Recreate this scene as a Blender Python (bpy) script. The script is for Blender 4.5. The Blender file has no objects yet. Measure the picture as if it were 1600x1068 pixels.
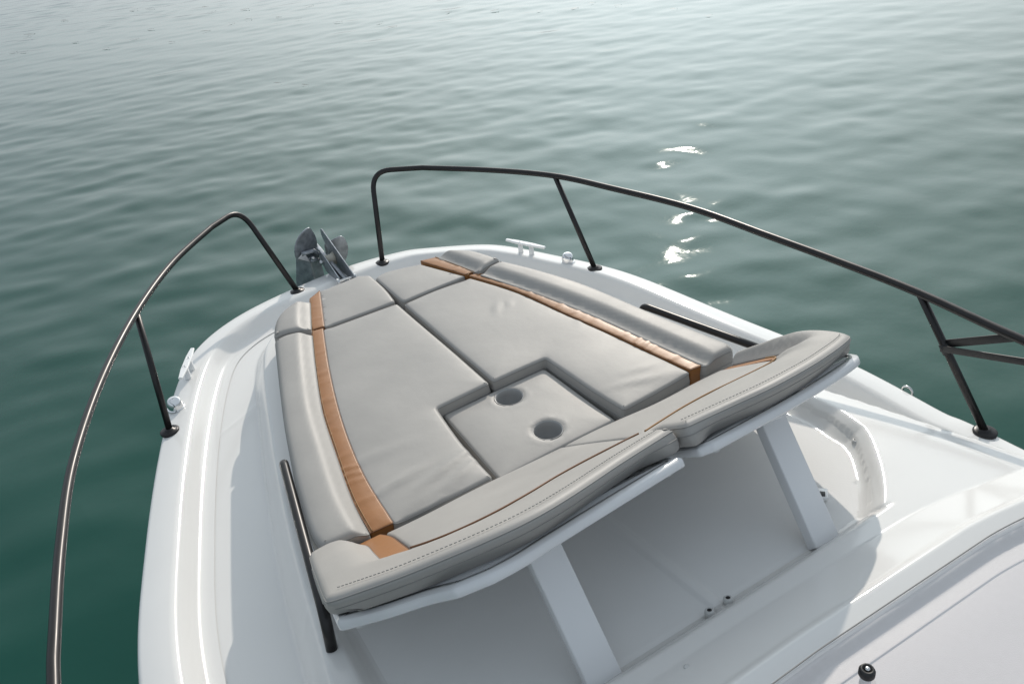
CAM = {'f': 1249.995629465704, 'C': [-0.94077, -2.87226, 1.73243], 'R': [0.855247, -0.506329, -0.110383], 'U': [0.346788, 0.400906, 0.847946], 'F': [0.385086, 0.763483, -0.518462]}
EDGE_P = [(-1.2879, -1.1354), (-1.1899, -0.5948), (-1.0508, -0.05), (-0.9056, 0.382), (-0.7764, 0.6208), (-0.5411, 0.8002), (-0.1861, 0.9028), (0.1444, 0.9416), (0.4209, 0.8915)]
EDGE_S = [(0.7104, 0.6983), (0.8203, 0.5798), (0.9461, 0.3083), (1.1057, -0.1159), (1.19, -0.7443), (1.26, -1.266), (1.2462, -1.7083)]
PA_main = [(-0.3344, -0.0125), (-0.1817, -0.0115), (-0.0082, -0.0095), (0.0007, -0.4182), (0.0073, -0.7774), (-0.2047, -0.7951), (-0.2234, -1.0084), (-0.2232, -1.209), (-0.3928, -1.2148), (-0.5413, -1.2166), (-0.5331, -0.9569), (-0.4922, -0.6659), (-0.4193, -0.3309)]
SA_main = [(0.0127, -0.0356), (0.1676, -0.0182), (0.3342, -0.0208), (0.423, -0.2897), (0.4725, -0.5923), (0.512, -0.802), (0.5411, -0.9979), (0.5652, -1.1693), (0.4238, -1.1817), (0.2738, -1.1901), (0.2578, -1.03), (0.2432, -0.771), (0.1278, -0.7755), (0.0233, -0.7807), (0.0176, -0.4389)]
PA_stripe = [(-0.3778, 0.0057), (-0.3314, -0.0018), (-0.4183, -0.326), (-0.4914, -0.6616), (-0.5323, -0.9532), (-0.541, -1.2099), (-0.6093, -1.2073), (-0.6011, -1.0412), (-0.5677, -0.8108), (-0.5231, -0.5443), (-0.4482, -0.2449)]
SA_stripe = [(0.3375, -0.0078), (0.3812, -0.0155), (0.4635, -0.3042), (0.5403, -0.6326), (0.5892, -0.9385), (0.6266, -1.1698), (0.5723, -1.1644), (0.5439, -0.9943), (0.5148, -0.798), (0.4752, -0.5879), (0.4257, -0.2846)]
PA_bol = [(-0.5303, -0.0154), (-0.5744, -0.2017), (-0.6206, -0.3996), (-0.6723, -0.6328), (-0.7223, -0.9035), (-0.7506, -1.1113), (-0.7505, -1.1882), (-0.7387, -1.217), (-0.6836, -1.2209), (-0.6146, -1.2256), (-0.605, -1.0625), (-0.5721, -0.8348), (-0.528, -0.5714), (-0.4539, -0.2755), (-0.386, -0.0328), (-0.4277, -0.0222), (-0.477, -0.0113)]
SA_bol = [(0.4953, -0.019), (0.5547, -0.1599), (0.6097, -0.3162), (0.652, -0.4773), (0.6997, -0.8029), (0.7484, -1.0804), (0.7622, -1.1478), (0.7464, -1.1828), (0.6167, -1.1866), (0.5795, -0.951), (0.5315, -0.6467), (0.456, -0.3199), (0.3709, -0.0453)]
PF_main = [(-0.2309, 0.3308), (-0.1731, 0.3423), (-0.0404, 0.3615), (0.0054, 0.3274), (0.0054, 0.1621), (-0.0051, 0.0248), (-0.0314, 0.0115), (-0.1736, 0.0093), (-0.3231, 0.0043)]
PF_stripe = [(-0.2918, 0.2917), (-0.2296, 0.337), (-0.3219, 0.0099), (-0.3765, 0.0178)]
PF_bol = [(-0.5237, 0.0165), (-0.4878, 0.1223), (-0.4443, 0.1872), (-0.3667, 0.2406), (-0.3013, 0.249), (-0.3831, -0.0159), (-0.4229, -0.0071), (-0.4709, 0.0089)]
SF_main = [(0.011, 0.2797), (0.0513, 0.3017), (0.096, 0.303), (0.1689, 0.2871), (0.2276, 0.2672), (0.3281, 0.0096), (0.2073, 0.0002), (0.022, -0.0146), (0.0147, 0.0294)]
SF_stripe = [(0.2379, 0.2836), (0.3145, 0.2653), (0.3765, 0.0055), (0.3305, 0.0152)]
SF_bol = [(0.3082, 0.239), (0.3414, 0.2531), (0.3732, 0.2504), (0.4478, 0.1694), (0.4784, 0.0852), (0.5028, -0.0001), (0.3747, -0.0324), (0.3383, 0.1298)]
INS = [(-0.1869, -0.7954), (0.2299, -0.7775), (0.2454, -1.1814), (-0.1971, -1.1969)]
CUPS = [(0.0376, -0.8567), (0.0429, -1.0929)]
P_inner = [(-0.5804, 0.062), (-0.4235, 0.0739), (-0.2522, 0.0194), (-0.0794, -0.0125), (0.0004, -0.0012), (0.0049, 0.2893), (-0.2189, 0.3149), (-0.3907, 0.3894), (-0.5195, 0.3959), (-0.594, 0.3164)]
S_inner = [(0.0049, 0.0119), (0.2053, -0.0462), (0.2957, 0.0215), (0.5141, -0.0529), (0.6749, -0.1132), (0.6761, 0.1689), (0.586, 0.2391), (0.2476, 0.2458), (0.1069, 0.3047), (0.0086, 0.3171)]
P_top = [(-0.7972, 0.2956), (-0.8229, 0.5262), (-0.8224, 0.5719), (-0.7252, 0.6389), (-0.613, 0.684), (-0.449, 0.7238), (-0.3366, 0.696), (-0.0173, 0.5748), (-0.0079, 0.601)]
S_top = [(0.0174, 0.6096), (0.1266, 0.6183), (0.2504, 0.6362), (0.5077, 0.593), (0.5998, 0.5457), (0.6837, 0.4839)]
P_front = [(-0.7942, 0.2049), (-0.7742, 0.1364), (-0.7256, 0.1118), (-0.6907, 0.1239), (-0.6599, 0.1785)]
P_stripe = [(-0.6337, 0.0266), (-0.5813, 0.0581), (-0.5996, 0.3073), (-0.6638, 0.2872)]
S_frontbol = [(0.5523, 0.0554), (0.7069, 0.0906), (0.8401, 0.1285), (0.8521, 0.2564), (0.7541, 0.4117)]
S_stripe = [(0.6916, 0.1726), (0.7497, 0.2003), (0.689, 0.2685), (0.6569, 0.2328)]
RAIL_S = [(0.5592, 0.8593), (0.797, 0.539), (0.9682, 0.2332), (1.0613, -0.1046), (1.15, -0.5098), (1.1719, -0.9098), (1.1864, -1.2468), (1.1876, -1.533), (1.1585, -1.8821)]
RAIL_P = [(-0.5198, 0.8893), (-0.7467, 0.6013), (-0.9485, 0.2232), (-1.1215, -0.2144), (-1.2468, -0.6507), (-1.3055, -1.0033), (-1.3409, -1.3232), (-1.35, -1.4451)]
STAN3 = [(1.241, -1.8037)]
KNOB = [(0.0016, -2.2905)]
LEAVES = [(1.93, 24.29, 0.241), (2.31, 23.65, 0.236), (0.1, 24.87, 0.245), (-0.91, 22.99, 0.229), (-0.99, 22.22, 0.222), (-0.04, 19.71, 0.2), (0.42, 17.68, 0.183), (-1.16, 19.62, 0.199), (-1.38, 19.99, 0.203), (1.12, 18.3, 0.189), (1.65, 19.42, 0.199), (1.66, 16.72, 0.176), (3.49, 21.88, 0.223), (3.37, 20.52, 0.211), (4.06, 19.78, 0.205), (3.67, 17.94, 0.189), (3.24, 17.86, 0.188), (2.53, 17.34, 0.182), (4.23, 17.27, 0.185), (4.43, 16.39, 0.178), (5.28, 18.21, 0.195), (4.83, 14.84, 0.166), (5.36, 13.78, 0.158), (5.3, 12.97, 0.152), (6.71, 13.27, 0.159), (7.29, 12.33, 0.154), (2.16, 10.26, 0.121), (2.43, 9.68, 0.117), (7.7, 11.28, 0.148), (8.72, 10.94, 0.15), (8.78, 10.19, 0.145), (8.19, 10.78, 0.146), (9.03, 8.9, 0.138), (8.88, 7.83, 0.13)]

import bpy, bmesh, math, random
import numpy as np
from mathutils import Vector, Matrix
from mathutils.geometry import delaunay_2d_cdt
random.seed(7); rng = np.random.default_rng(11)
SC = bpy.context.scene; COL = SC.collection
WATER_Z = -0.95
SUN_EL, SUN_AZ = 27.5, 41.0        # azimuth from the bow (+Y) towards starboard (+X)

# ---------------------------------------------------------------- objects
def tag(o, label=None, cat=None, group=None, kind=None):
    for k, v in (('label', label), ('category', cat), ('group', group), ('kind', kind)):
        if v: o[k] = v
    return o
def empty(name, loc=(0, 0, 0), parent=None):
    o = bpy.data.objects.new(name, None); COL.objects.link(o); o.location = loc
    o.empty_display_size = .1
    if parent: o.parent = parent
    return o
def link(name, verts, faces, m, parent=None, smooth=True, origin=(0, 0, 0)):
    me = bpy.data.meshes.new(name)
    ox, oy, oz = origin
    me.from_pydata([(v[0]-ox, v[1]-oy, v[2]-oz) for v in verts], [], [tuple(int(i) for i in f) for f in faces])
    me.validate(); me.update()
    if smooth: me.shade_smooth()
    if m: me.materials.append(m)
    o = bpy.data.objects.new(name, me); COL.objects.link(o)
    if parent:
        o.parent = parent
        px, py, pz = world_of(parent); o.location = (ox-px, oy-py, oz-pz)
    else: o.location = origin
    return o
def world_of(o):
    p = Vector(o.location)
    while o.parent: o = o.parent; p = p + Vector(o.location)
    return p
class MB:
    def __init__(s): s.v = []; s.f = []
    def add(s, v, f):
        n = len(s.v); s.v += [tuple(p) for p in v]; s.f += [tuple(i+n for i in q) for q in f]
    def build(s, name, m, parent=None, smooth=True, origin=(0, 0, 0)):
        return link(name, s.v, s.f, m, parent, smooth, origin)
    def bm(s, b, M=None):
        b.verts.index_update()
        s.add([(M @ v.co if M else v.co) for v in b.verts], [[v.index for v in f.verts] for f in b.faces]); b.free()
    def box(s, size, M, bev=.002, seg=2):
        b = bmesh.new(); bmesh.ops.create_cube(b, size=1)
        bmesh.ops.scale(b, vec=size, verts=b.verts)
        if bev: bmesh.ops.bevel(b, geom=b.edges[:], offset=bev, segments=seg, affect='EDGES', profile=.5)
        s.bm(b, M)
    def tube(s, pts, r, n=16, cap=True):
        P = [Vector(p) for p in pts]; rs = r if hasattr(r, '__len__') else [r]*len(P)
        t0 = (P[1]-P[0]).normalized()
        up = Vector((0, 0, 1)) if abs(t0.z) < .9 else Vector((1, 0, 0))
        a = t0.cross(up).normalized(); base = len(s.v); m = len(P)
        for i, p in enumerate(P):
            t = (P[min(i+1, m-1)]-P[max(i-1, 0)]).normalized()
            a = (a-t*a.dot(t)).normalized(); b = t.cross(a)
            for k in range(n):
                q = 2*math.pi*k/n; s.v.append(tuple(p+(a*math.cos(q)+b*math.sin(q))*rs[i]))
        for i in range(m-1):
            for k in range(n):
                A = base+i*n+k; B = base+i*n+(k+1) % n; s.f.append((A, B, B+n, A+n))
        if cap:
            s.f.append(tuple(base+k for k in range(n))[::-1]); s.f.append(tuple(base+(m-1)*n+k for k in range(n)))
    def lathe(s, prof, M, n=28):
        base = len(s.v); m = len(prof)
        for r, z in prof:
            for k in range(n):
                q = 2*math.pi*k/n; s.v.append(tuple(M @ Vector((r*math.cos(q), r*math.sin(q), z))))
        for i in range(m-1):
            for k in range(n):
                A = base+i*n+k; B = base+i*n+(k+1) % n; s.f.append((A, B, B+n, A+n))
        s.f.append(tuple(base+k for k in range(n))[::-1]); s.f.append(tuple(base+(m-1)*n+k for k in range(n)))
    def prism(s, poly, h, M, bev=.0015):
        b = bmesh.new(); vs = [b.verts.new((x, y, 0)) for x, y in poly]; f = b.faces.new(vs)
        r = bmesh.ops.extrude_face_region(b, geom=[f])
        bmesh.ops.translate(b, vec=(0, 0, h), verts=[g for g in r['geom'] if isinstance(g, bmesh.types.BMVert)])
        bmesh.ops.recalc_face_normals(b, faces=b.faces)
        if bev: bmesh.ops.bevel(b, geom=b.edges[:], offset=bev, segments=1, affect='EDGES')
        s.bm(b, M)
def frame(origin, x, z):
    "matrix whose local x follows x and local z follows z as nearly as it can"
    z = Vector(z).normalized(); x = Vector(x); x = (x-z*x.dot(z)).normalized(); y = z.cross(x)
    M = Matrix((x, y, z)).transposed().to_4x4(); M.translation = Vector(origin); return M
def frame_x(origin, x, z):
    "the same, but local x is the one kept exactly"
    x = Vector(x).normalized(); z = Vector(z); z = (z-x*x.dot(z)).normalized(); y = z.cross(x)
    M = Matrix((x, y, z)).transposed().to_4x4(); M.translation = Vector(origin); return M
def bezier_corner(pts, rad, n=8):
    P = [Vector(p) for p in pts]; out = [P[0]]
    for i in range(1, len(P)-1):
        a, b, c = P[i-1], P[i], P[i+1]
        d = min(rad, (a-b).length*.49, (c-b).length*.49)
        p, q = b+(a-b).normalized()*d, b+(c-b).normalized()*d
        out += [p*(1-t)**2+b*2*t*(1-t)+q*t*t for t in [k/n for k in range(n+1)]]
    return out+[P[-1]]
def spline(pts, per=10, closed=False):
    P = [np.array(p, float) for p in pts]; n = len(P); out = []
    for i in range(n if closed else n-1):
        g = (lambda k: P[k % n]) if closed else (lambda k: P[min(max(k, 0), n-1)])
        p0, p1, p2, p3 = g(i-1), g(i), g(i+1), g(i+2)
        for k in range(per):
            t = k/per
            out.append(.5*((2*p1)+(-p0+p2)*t+(2*p0-5*p1+4*p2-p3)*t*t+(-p0+3*p1-3*p2+p3)*t**3))
    if not closed: out.append(P[-1])
    return np.array(out)
def resample(P, step, closed):
    P = np.asarray(P, float); Q = np.vstack([P, P[:1]]) if closed else P
    L = np.r_[0, np.cumsum(np.linalg.norm(np.diff(Q, axis=0), axis=1))]
    n = max(4, int(round(L[-1]/step))); s = np.linspace(0, L[-1], n+1)
    if closed: s = s[:-1]
    return np.stack([np.interp(s, L, Q[:, k]) for k in range(Q.shape[1])], 1)
def smooth_outline(pts, step=.006, corner=.012, sharp=32):
    "closed outline: curved through its soft vertices, its sharp corners rounded a little; anticlockwise"
    P = np.array(pts, float)
    if np.sum(P[:, 0]*np.roll(P[:, 1], -1)-np.roll(P[:, 0], -1)*P[:, 1]) < 0: P = P[::-1]
    n = len(P); d1 = P-np.roll(P, 1, 0); d2 = np.roll(P, -1, 0)-P
    an = np.degrees(np.abs(np.arctan2(d1[:, 0]*d2[:, 1]-d1[:, 1]*d2[:, 0], (d1*d2).sum(1))))
    cs = [i for i in range(n) if an[i] > sharp]
    if not cs: D = spline(P, 8, True)
    else:
        D = []
        for a, b in zip(cs, cs[1:]+[cs[0]+n]):
            D += list(spline([P[k % n] for k in range(a, b+1)], 8))[:-1]
    D = resample(D, step, True)
    m = len(D); sg = corner/step*.6; K = int(3*sg)+1
    w = np.exp(-.5*(np.arange(-K, K+1)/max(sg, .1))**2); w /= w.sum()
    return sum(w[j+K]*np.roll(D, -j, 0) for j in range(-K, K+1))
def normals2(D):
    t = np.roll(D, -1, 0)-np.roll(D, 1, 0); t /= np.linalg.norm(t, axis=1)[:, None]
    return np.stack([-t[:, 1], t[:, 0]], 1)           # inwards for an anticlockwise outline
def poly_dist(X, Y, D, closed=True):
    "distance to the polyline, and whether inside"
    A = D; B = np.roll(D, -1, 0)
    if not closed: A, B = D[:-1], D[1:]
    best = np.full(X.shape, 1e9); ins = np.zeros(X.shape, bool)
    for (ax, ay), (bx, by) in zip(A, B):
        dx, dy = bx-ax, by-ay; l = dx*dx+dy*dy+1e-12
        t = np.clip(((X-ax)*dx+(Y-ay)*dy)/l, 0, 1)
        best = np.minimum(best, (X-ax-t*dx)**2+(Y-ay-t*dy)**2)
        if closed and ay != by: ins ^= ((ay > Y) != (by > Y)) & (X < (bx-ax)*(Y-ay)/(by-ay)+ax)
    return np.sqrt(best), ins
def S(t): t = np.clip(t, 0, 1); return t*t*(3-2*t)

# ---------------------------------------------------------------- materials
def mat(name, col, rough=.5, metal=0, spec=.5, bump=None, var=None, coat=0, **kw):
    m = bpy.data.materials.new(name); m.use_nodes = True; nt = m.node_tree; b = nt.nodes['Principled BSDF']
    b.inputs['Base Color'].default_value = (*col, 1); b.inputs['Roughness'].default_value = rough
    b.inputs['Metallic'].default_value = metal; b.inputs['Specular IOR Level'].default_value = spec
    b.inputs['Coat Weight'].default_value = coat; b.inputs['Coat Roughness'].default_value = .08
    tc = nt.nodes.new('ShaderNodeTexCoord')
    if var:                                   # var = (scale, amount): faint patchiness of the surface itself
        n = nt.nodes.new('ShaderNodeTexNoise'); n.inputs['Scale'].default_value = var[0]; n.inputs['Detail'].default_value = 4
        nt.links.new(tc.outputs['Object'], n.inputs['Vector'])
        r = nt.nodes.new('ShaderNodeMapRange'); r.inputs['To Min'].default_value = 1-var[1]; r.inputs['To Max'].default_value = 1+var[1]
        r.inputs['From Min'].default_value = .3; r.inputs['From Max'].default_value = .7
        nt.links.new(n.outputs['Fac'], r.inputs['Value'])
        x = nt.nodes.new('ShaderNodeVectorMath'); x.operation = 'SCALE'; x.inputs[0].default_value = col
        nt.links.new(r.outputs[0], x.inputs['Scale']); nt.links.new(x.outputs[0], b.inputs['Base Color'])
        r2 = nt.nodes.new('ShaderNodeMapRange'); r2.inputs['To Min'].default_value = max(.02, rough-min(.08, rough*.3)); r2.inputs['To Max'].default_value = rough+min(.08, rough*.3)
        nt.links.new(n.outputs['Fac'], r2.inputs['Value']); nt.links.new(r2.outputs[0], b.inputs['Roughness'])
    if bump:                                  # list of (scale, height in metres)
        prev = None
        for sc, h in bump:
            n = nt.nodes.new('ShaderNodeTexNoise'); n.inputs['Scale'].default_value = sc; n.inputs['Detail'].default_value = 3
            nt.links.new(tc.outputs['Object'], n.inputs['Vector'])
            bp = nt.nodes.new('ShaderNodeBump'); bp.inputs['Distance'].default_value = h; bp.inputs['Strength'].default_value = 1
            nt.links.new(n.outputs['Fac'], bp.inputs['Height'])
            if prev: nt.links.new(prev.outputs[0], bp.inputs['Normal'])
            prev = bp
        nt.links.new(prev.outputs[0], b.inputs['Normal'])
    return m
M_GEL = mat('white_gelcoat', (.735, .725, .705), .12, spec=.35, bump=[(5, .0006)], var=(5, .012))
M_HULL = mat('hull_gelcoat', (.68, .68, .675), .1, bump=[(6, .0008)])
M_PANEL = mat('panel_gelcoat', (.71, .71, .715), .16, bump=[(14, .0004)], var=(7, .012))
M_LEATHER = mat('grey_leather', (.345, .329, .309), .52, spec=.35, bump=[(420, .0002), (14, .0012)], var=(7, .05))
M_LEATHER_BACK = M_LEATHER
M_SEAM = mat('grey_piping', (.235, .23, .22), .55)
M_TAN = mat('tan_leather', (.30, .125, .036), .44, spec=.45, bump=[(350, .0002), (18, .001)], var=(12, .06))
M_TANTHREAD = mat('tan_piping', (.16, .065, .022), .5)
M_YELLOW = mat('mustard_stitching', (.27, .135, .04), .6)
M_BLACK = mat('black_anodised', (.030, .028, .028), .33, metal=.6, spec=.5, var=(20, .1))
M_RUBBER = mat('black_rubber', (.012, .012, .013), .5)
M_CHROME = mat('chrome', (.78, .78, .78), .08, metal=1)
M_GALV = mat('galvanised_steel', (.30, .32, .345), .42, metal=.6, bump=[(70, .0006)], var=(34, .30))
M_STEEL = mat('stainless_steel', (.6, .6, .6), .22, metal=1)
M_ALU = mat('white_painted_metal', (.82, .82, .81), .25, coat=.3)
M_GREYPLASTIC = mat('light_grey_plastic', (.55, .55, .54), .4)
M_BEIGE = mat('nylon_roller', (.55, .52, .44), .45)
M_DARKCUP = mat('cup_lining', (.30, .30, .298), .38, bump=[(200, .0003)])
M_FLOOR = mat('matt_gelcoat', (.78, .772, .757), .75, spec=.15, bump=[(240, .0003)], var=(6, .015))
M_DASH = mat('cabin_lining', (.56, .55, .55), .5, bump=[(500, .0004)], var=(60, .02))
M_LEAF = mat('floating_leaf', (.03, .025, .018), .6)
def glass_mat():
    m = bpy.data.materials.new('tinted_acrylic'); m.use_nodes = True; nt = m.node_tree; nt.nodes.clear()
    o = nt.nodes.new('ShaderNodeOutputMaterial'); t = nt.nodes.new('ShaderNodeBsdfTransparent'); t.inputs[0].default_value = (.93, .92, .93, 1)
    g = nt.nodes.new('ShaderNodeBsdfGlossy'); g.inputs['Roughness'].default_value = .012
    fr = nt.nodes.new('ShaderNodeFresnel'); ge = nt.nodes.new('ShaderNodeNewGeometry'); mr = nt.nodes.new('ShaderNodeMapRange')     # a thin pane: the same reflectance from either face
    mr.inputs['To Min'].default_value = 1.45; mr.inputs['To Max'].default_value = 1/1.45; nt.links.new(ge.outputs['Backfacing'], mr.inputs['Value']); nt.links.new(mr.outputs[0], fr.inputs['IOR']); mx = nt.nodes.new('ShaderNodeMixShader')
    nt.links.new(fr.outputs[0], mx.inputs[0]); nt.links.new(t.outputs[0], mx.inputs[1]); nt.links.new(g.outputs[0], mx.inputs[2]); nt.links.new(mx.outputs[0], o.inputs[0])
    return m
M_GLASS = glass_mat()

# ---------------------------------------------------------------- camera, light, sky
cd = bpy.data.cameras.new('camera'); cam = bpy.data.objects.new('camera', cd); COL.objects.link(cam)
R_, U_, F_ = (Vector(CAM[k]) for k in 'RUF')
Mc = Matrix((R_, U_, -F_)).transposed().to_4x4(); Mc.translation = Vector(CAM['C']); cam.matrix_world = Mc
cd.sensor_width = 36; cd.lens = CAM['f']/1600*36; cd.clip_start = .05; cd.clip_end = 20000
SC.camera = cam
sd = (math.sin(math.radians(SUN_AZ))*math.cos(math.radians(SUN_EL)), math.cos(math.radians(SUN_AZ))*math.cos(math.radians(SUN_EL)), math.sin(math.radians(SUN_EL)))
ld = bpy.data.lights.new('sun', 'SUN'); lo = bpy.data.objects.new('sun', ld); COL.objects.link(lo)
lo.rotation_euler = Vector(sd).to_track_quat('Z', 'Y').to_euler(); lo.location = (4, 5, 6)
ld.energy = 1.85; ld.angle = math.radians(.6); ld.color = (1, .915, .81)
W = bpy.data.worlds.new('World'); SC.world = W; W.use_nodes = True; nt = W.node_tree
sky = nt.nodes.new('ShaderNodeTexSky'); sky.sky_type = 'NISHITA'; sky.sun_disc = False
sky.sun_elevation = math.radians(SUN_EL); sky.sun_rotation = math.radians(SUN_AZ)
sky.air_density = 1.0; sky.dust_density = 6.0; sky.ozone_density = 1.0; sky.altitude = 0
hs = nt.nodes.new('ShaderNodeHueSaturation'); hs.inputs['Saturation'].default_value = .24; hs.inputs['Value'].default_value = 1   # thin high haze takes most of the colour out
mxs = nt.nodes.new('ShaderNodeMix'); mxs.data_type = 'RGBA'; mxs.inputs[0].default_value = .35; mxs.inputs[7].default_value = (4.1, 5.1, 6.0, 1)
nt.links.new(sky.outputs[0], hs.inputs['Color']); m1 = nt.nodes.new('ShaderNodeVectorMath'); m1.operation = 'MULTIPLY_ADD'; m1.inputs[1].default_value = (1/22.5, 1/25.5, 1/26.5); m1.inputs[2].default_value = (1, 1, 1)
m2 = nt.nodes.new('ShaderNodeVectorMath'); m2.operation = 'DIVIDE'                     # the veil spreads the glow round the sun into a broad soft patch
nt.links.new(hs.outputs[0], m1.inputs[0]); nt.links.new(hs.outputs[0], m2.inputs[0]); nt.links.new(m1.outputs[0], m2.inputs[1]); nt.links.new(m2.outputs[0], mxs.inputs[6])
bg = nt.nodes['Background']; nt.links.new(mxs.outputs[2], bg.inputs[0]); bg.inputs[1].default_value = .13
SC.view_settings.view_transform = 'Standard'; SC.view_settings.look = 'None'; SC.view_settings.gamma = 1
SC.view_settings.exposure = 0.45

# ---------------------------------------------------------------- water
def make_water():
    cx, cy = CAM['C'][0], CAM['C'][1]
    a0 = math.atan2(F_.x, F_.y)
    inner = np.linspace(-.62, .72, 860); outer = np.linspace(.72, 2*math.pi-.62, 170)[1:-1]
    th = np.r_[inner, outer]+a0
    r = [.15]
    while r[-1] < 9: r.append(r[-1]+.035)
    while r[-1] < 70: r.append(r[-1]*1.0046)
    while r[-1] < 6000: r.append(r[-1]*1.06)
    r = np.array(r); T, Rr = np.meshgrid(th, r); X = cx+Rr*np.sin(T); Y = cy+Rr*np.cos(T)
    Zv = np.zeros_like(X)
    g = np.random.default_rng(5)
    wind = a0+.10                                       # crests lie across this heading
    for i in range(70):
        lam = .26*(1.9/.26)**g.random(); k = 2*math.pi/lam
        d = wind+g.normal(0, .62)
        slope = .0072*(1.0 if lam < 1.0 else .8); amp = slope/k
        fade = S((lam*85-Rr)/(lam*50))
        Zv += amp*fade*np.sin(k*(X*math.sin(d)+Y*math.cos(d))+g.random()*6.283)
    patch = .8+.35*np.sin(X*.31+1.3)*np.sin(Y*.27+.4)
    Zv = Zv*patch+WATER_Z
    nr, nth = X.shape
    co = np.stack([X, Y, Zv], -1).reshape(-1, 3)
    i = np.arange(nr-1)[:, None]*nth; j = np.arange(nth)[None]; j2 = (j+1) % nth
    q = np.stack([i+j, i+nth+j, i+nth+j2, i+j2], -1).reshape(-1, 4)
    me = bpy.data.meshes.new('water'); me.vertices.add(len(co)); me.vertices.foreach_set('co', co.ravel())
    me.loops.add(q.size); me.loops.foreach_set('vertex_index', q.ravel().astype(np.int32))
    me.polygons.add(len(q)); me.polygons.foreach_set('loop_start', (np.arange(len(q))*4).astype(np.int32))
    me.update(calc_edges=True); me.validate(); me.shade_smooth()
    m = bpy.data.materials.new('sea_water'); m.use_nodes = True; t = m.node_tree; b = t.nodes['Principled BSDF']
    b.inputs['Base Color'].default_value = (.0010, .054, .038, 1); b.inputs['Roughness'].default_value = .03
    b.inputs['Specular Tint'].default_value = (.90, 1, .965, 1); b.inputs['IOR'].default_value = 1.333; b.inputs['Specular IOR Level'].default_value = .56
    tc = t.nodes.new('ShaderNodeTexCoord'); n = t.nodes.new('ShaderNodeTexNoise'); n.inputs['Scale'].default_value = 5; n.inputs['Detail'].default_value = 3
    t.links.new(tc.outputs['Object'], n.inputs['Vector']); bp = t.nodes.new('ShaderNodeBump'); bp.inputs['Distance'].default_value = .0022
    t.links.new(n.outputs['Fac'], bp.inputs['Height']); t.links.new(bp.outputs[0], b.inputs['Normal'])
    me.materials.append(m)
    o = bpy.data.objects.new('water', me); COL.objects.link(o)
    tag(o, kind='structure')
make_water()

# ---------------------------------------------------------------- boat: hull, gunwale, deck
boat = tag(empty('boat', (0, 0, 0)), 'white open motor boat seen over its foredeck, black bow rails and raised backrest', 'boat')
AFT = -3.6
edge = [(-1.30, AFT), (-1.30, -2.6), (-1.297, -1.9)]+EDGE_P[:]+[(.42, .893)]+EDGE_S[:]+[(1.262, -1.7), (1.275, -2.6), (1.28, AFT)]
edge = [e for i, e in enumerate(edge)]
E0 = resample(spline(edge, 12), .02, False)
K = np.exp(-.5*(np.arange(-8, 9)/4.)**2); K /= K.sum()
Ep = np.vstack([E0[:1]]*8+[E0]+[E0[-1:]]*8); E0 = np.stack([np.convolve(Ep[:, k], K, 'valid') for k in (0, 1)], 1)
tg = np.gradient(E0, axis=0); tg /= np.linalg.norm(tg, axis=1)[:, None]; NIN = np.stack([tg[:, 1], -tg[:, 0]], 1)   # inwards
bowk = 1+.30*np.exp(-(E0[:, 0]/.42)**2)*(E0[:, 1] > .3)
def ring_sheet(prof, name, m, closed=False):
    v = []; f = []; n = len(prof)
    for i in range(len(E0)):
        for d, z in prof:
            k = bowk[i] if d > .02 else 1
            p = E0[i]+NIN[i]*d*k; v.append((p[0], p[1], z))
    for i in range(len(E0)-1):
        for j in range(n-1): f.append((i*n+j, i*n+j+1, (i+1)*n+j+1, (i+1)*n+j))
    return link(name, v, f, m, boat)
hull_prof = [(.55, -1.25), (.33, -.95), (.18, -.6), (.07, -.3), (.03, -.13), (.022, -.075), (.004, -.07), (-.004, -.06), (-.004, -.04), (.0, -.03)]
ring_sheet(hull_prof, 'hull', M_HULL)
gun_prof = [(.0, -.03), (.002, -.022), (.007, -.015), (.016, -.011), (.060, -.005), (.092, .0), (.100, -.0008), (.108, -.0035), (.115, -.008), (.121, -.014), (.138, -.036), (.146, -.045), (.154, -.0525), (.163, -.0585), (.174, -.0630), (.188, -.0658), (.205, -.0668)]
ring_sheet(gun_prof, 'gunwale', M_GEL)

# deck, coachroof, folding-seat recess and windscreen coaming: one moulding, as on the boat
trunk_base = [(-1.0, AFT), (-.97, -2.2), (-.94, -1.7), (-.905, -1.335), (-.855, -.92), (-.775, -.48), (-.672, .0), (-.63, .2), (-.56, .41), (-.46, .53), (-.25, .60), (0, .63)]
trunk_base = trunk_base+[(.25, .60), (.46, .53), (.56, .41), (.63, .2), (.675, .0), (.785, -.48), (.885, -.92), (.955, -1.335), (1.0, -1.7), (1.025, -2.2), (1.05, AFT)]   # the starboard side deck narrows to a gutter
trunk_top = [(-.95, AFT), (-.92, -2.2), (-.885, -1.8), (-.84, -1.4), (-.79, -1.0), (-.725, -.6), (-.645, -.2), (-.585, .05), (-.52, .22), (-.40, .34), (-.22, .40), (0, .42)]
trunk_top = trunk_top+[(.22, .40), (.40, .34), (.52, .22), (.585, .05), (.648, -.2), (.735, -.6), (.82, -1.0), (.895, -1.4), (.935, -1.8), (.96, -2.2), (.98, AFT)]
TB = smooth_outline(trunk_base, .03, .03, 80); TT = smooth_outline(trunk_top, .03, .03, 80)
tray = [(-.80, -1.22), (.81, -1.22), (.838, -1.30), (.834, -1.48), (.826, -1.56), (.793, -1.68), (.746, -1.744), (.659, -1.839), (.582, -1.908), (.525, -1.950), (.48, -1.962), (-.60, -1.966), (-.80, -1.966)]
TR = smooth_outline(tray, .010, .004, 16)
def ztray(y): return .05+.152*(-1.25-y)
def cove_y(x): return -2.007-.30*np.clip(np.abs(x)-.52, 0, 2)**1.6-.02*np.abs(x)
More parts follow.
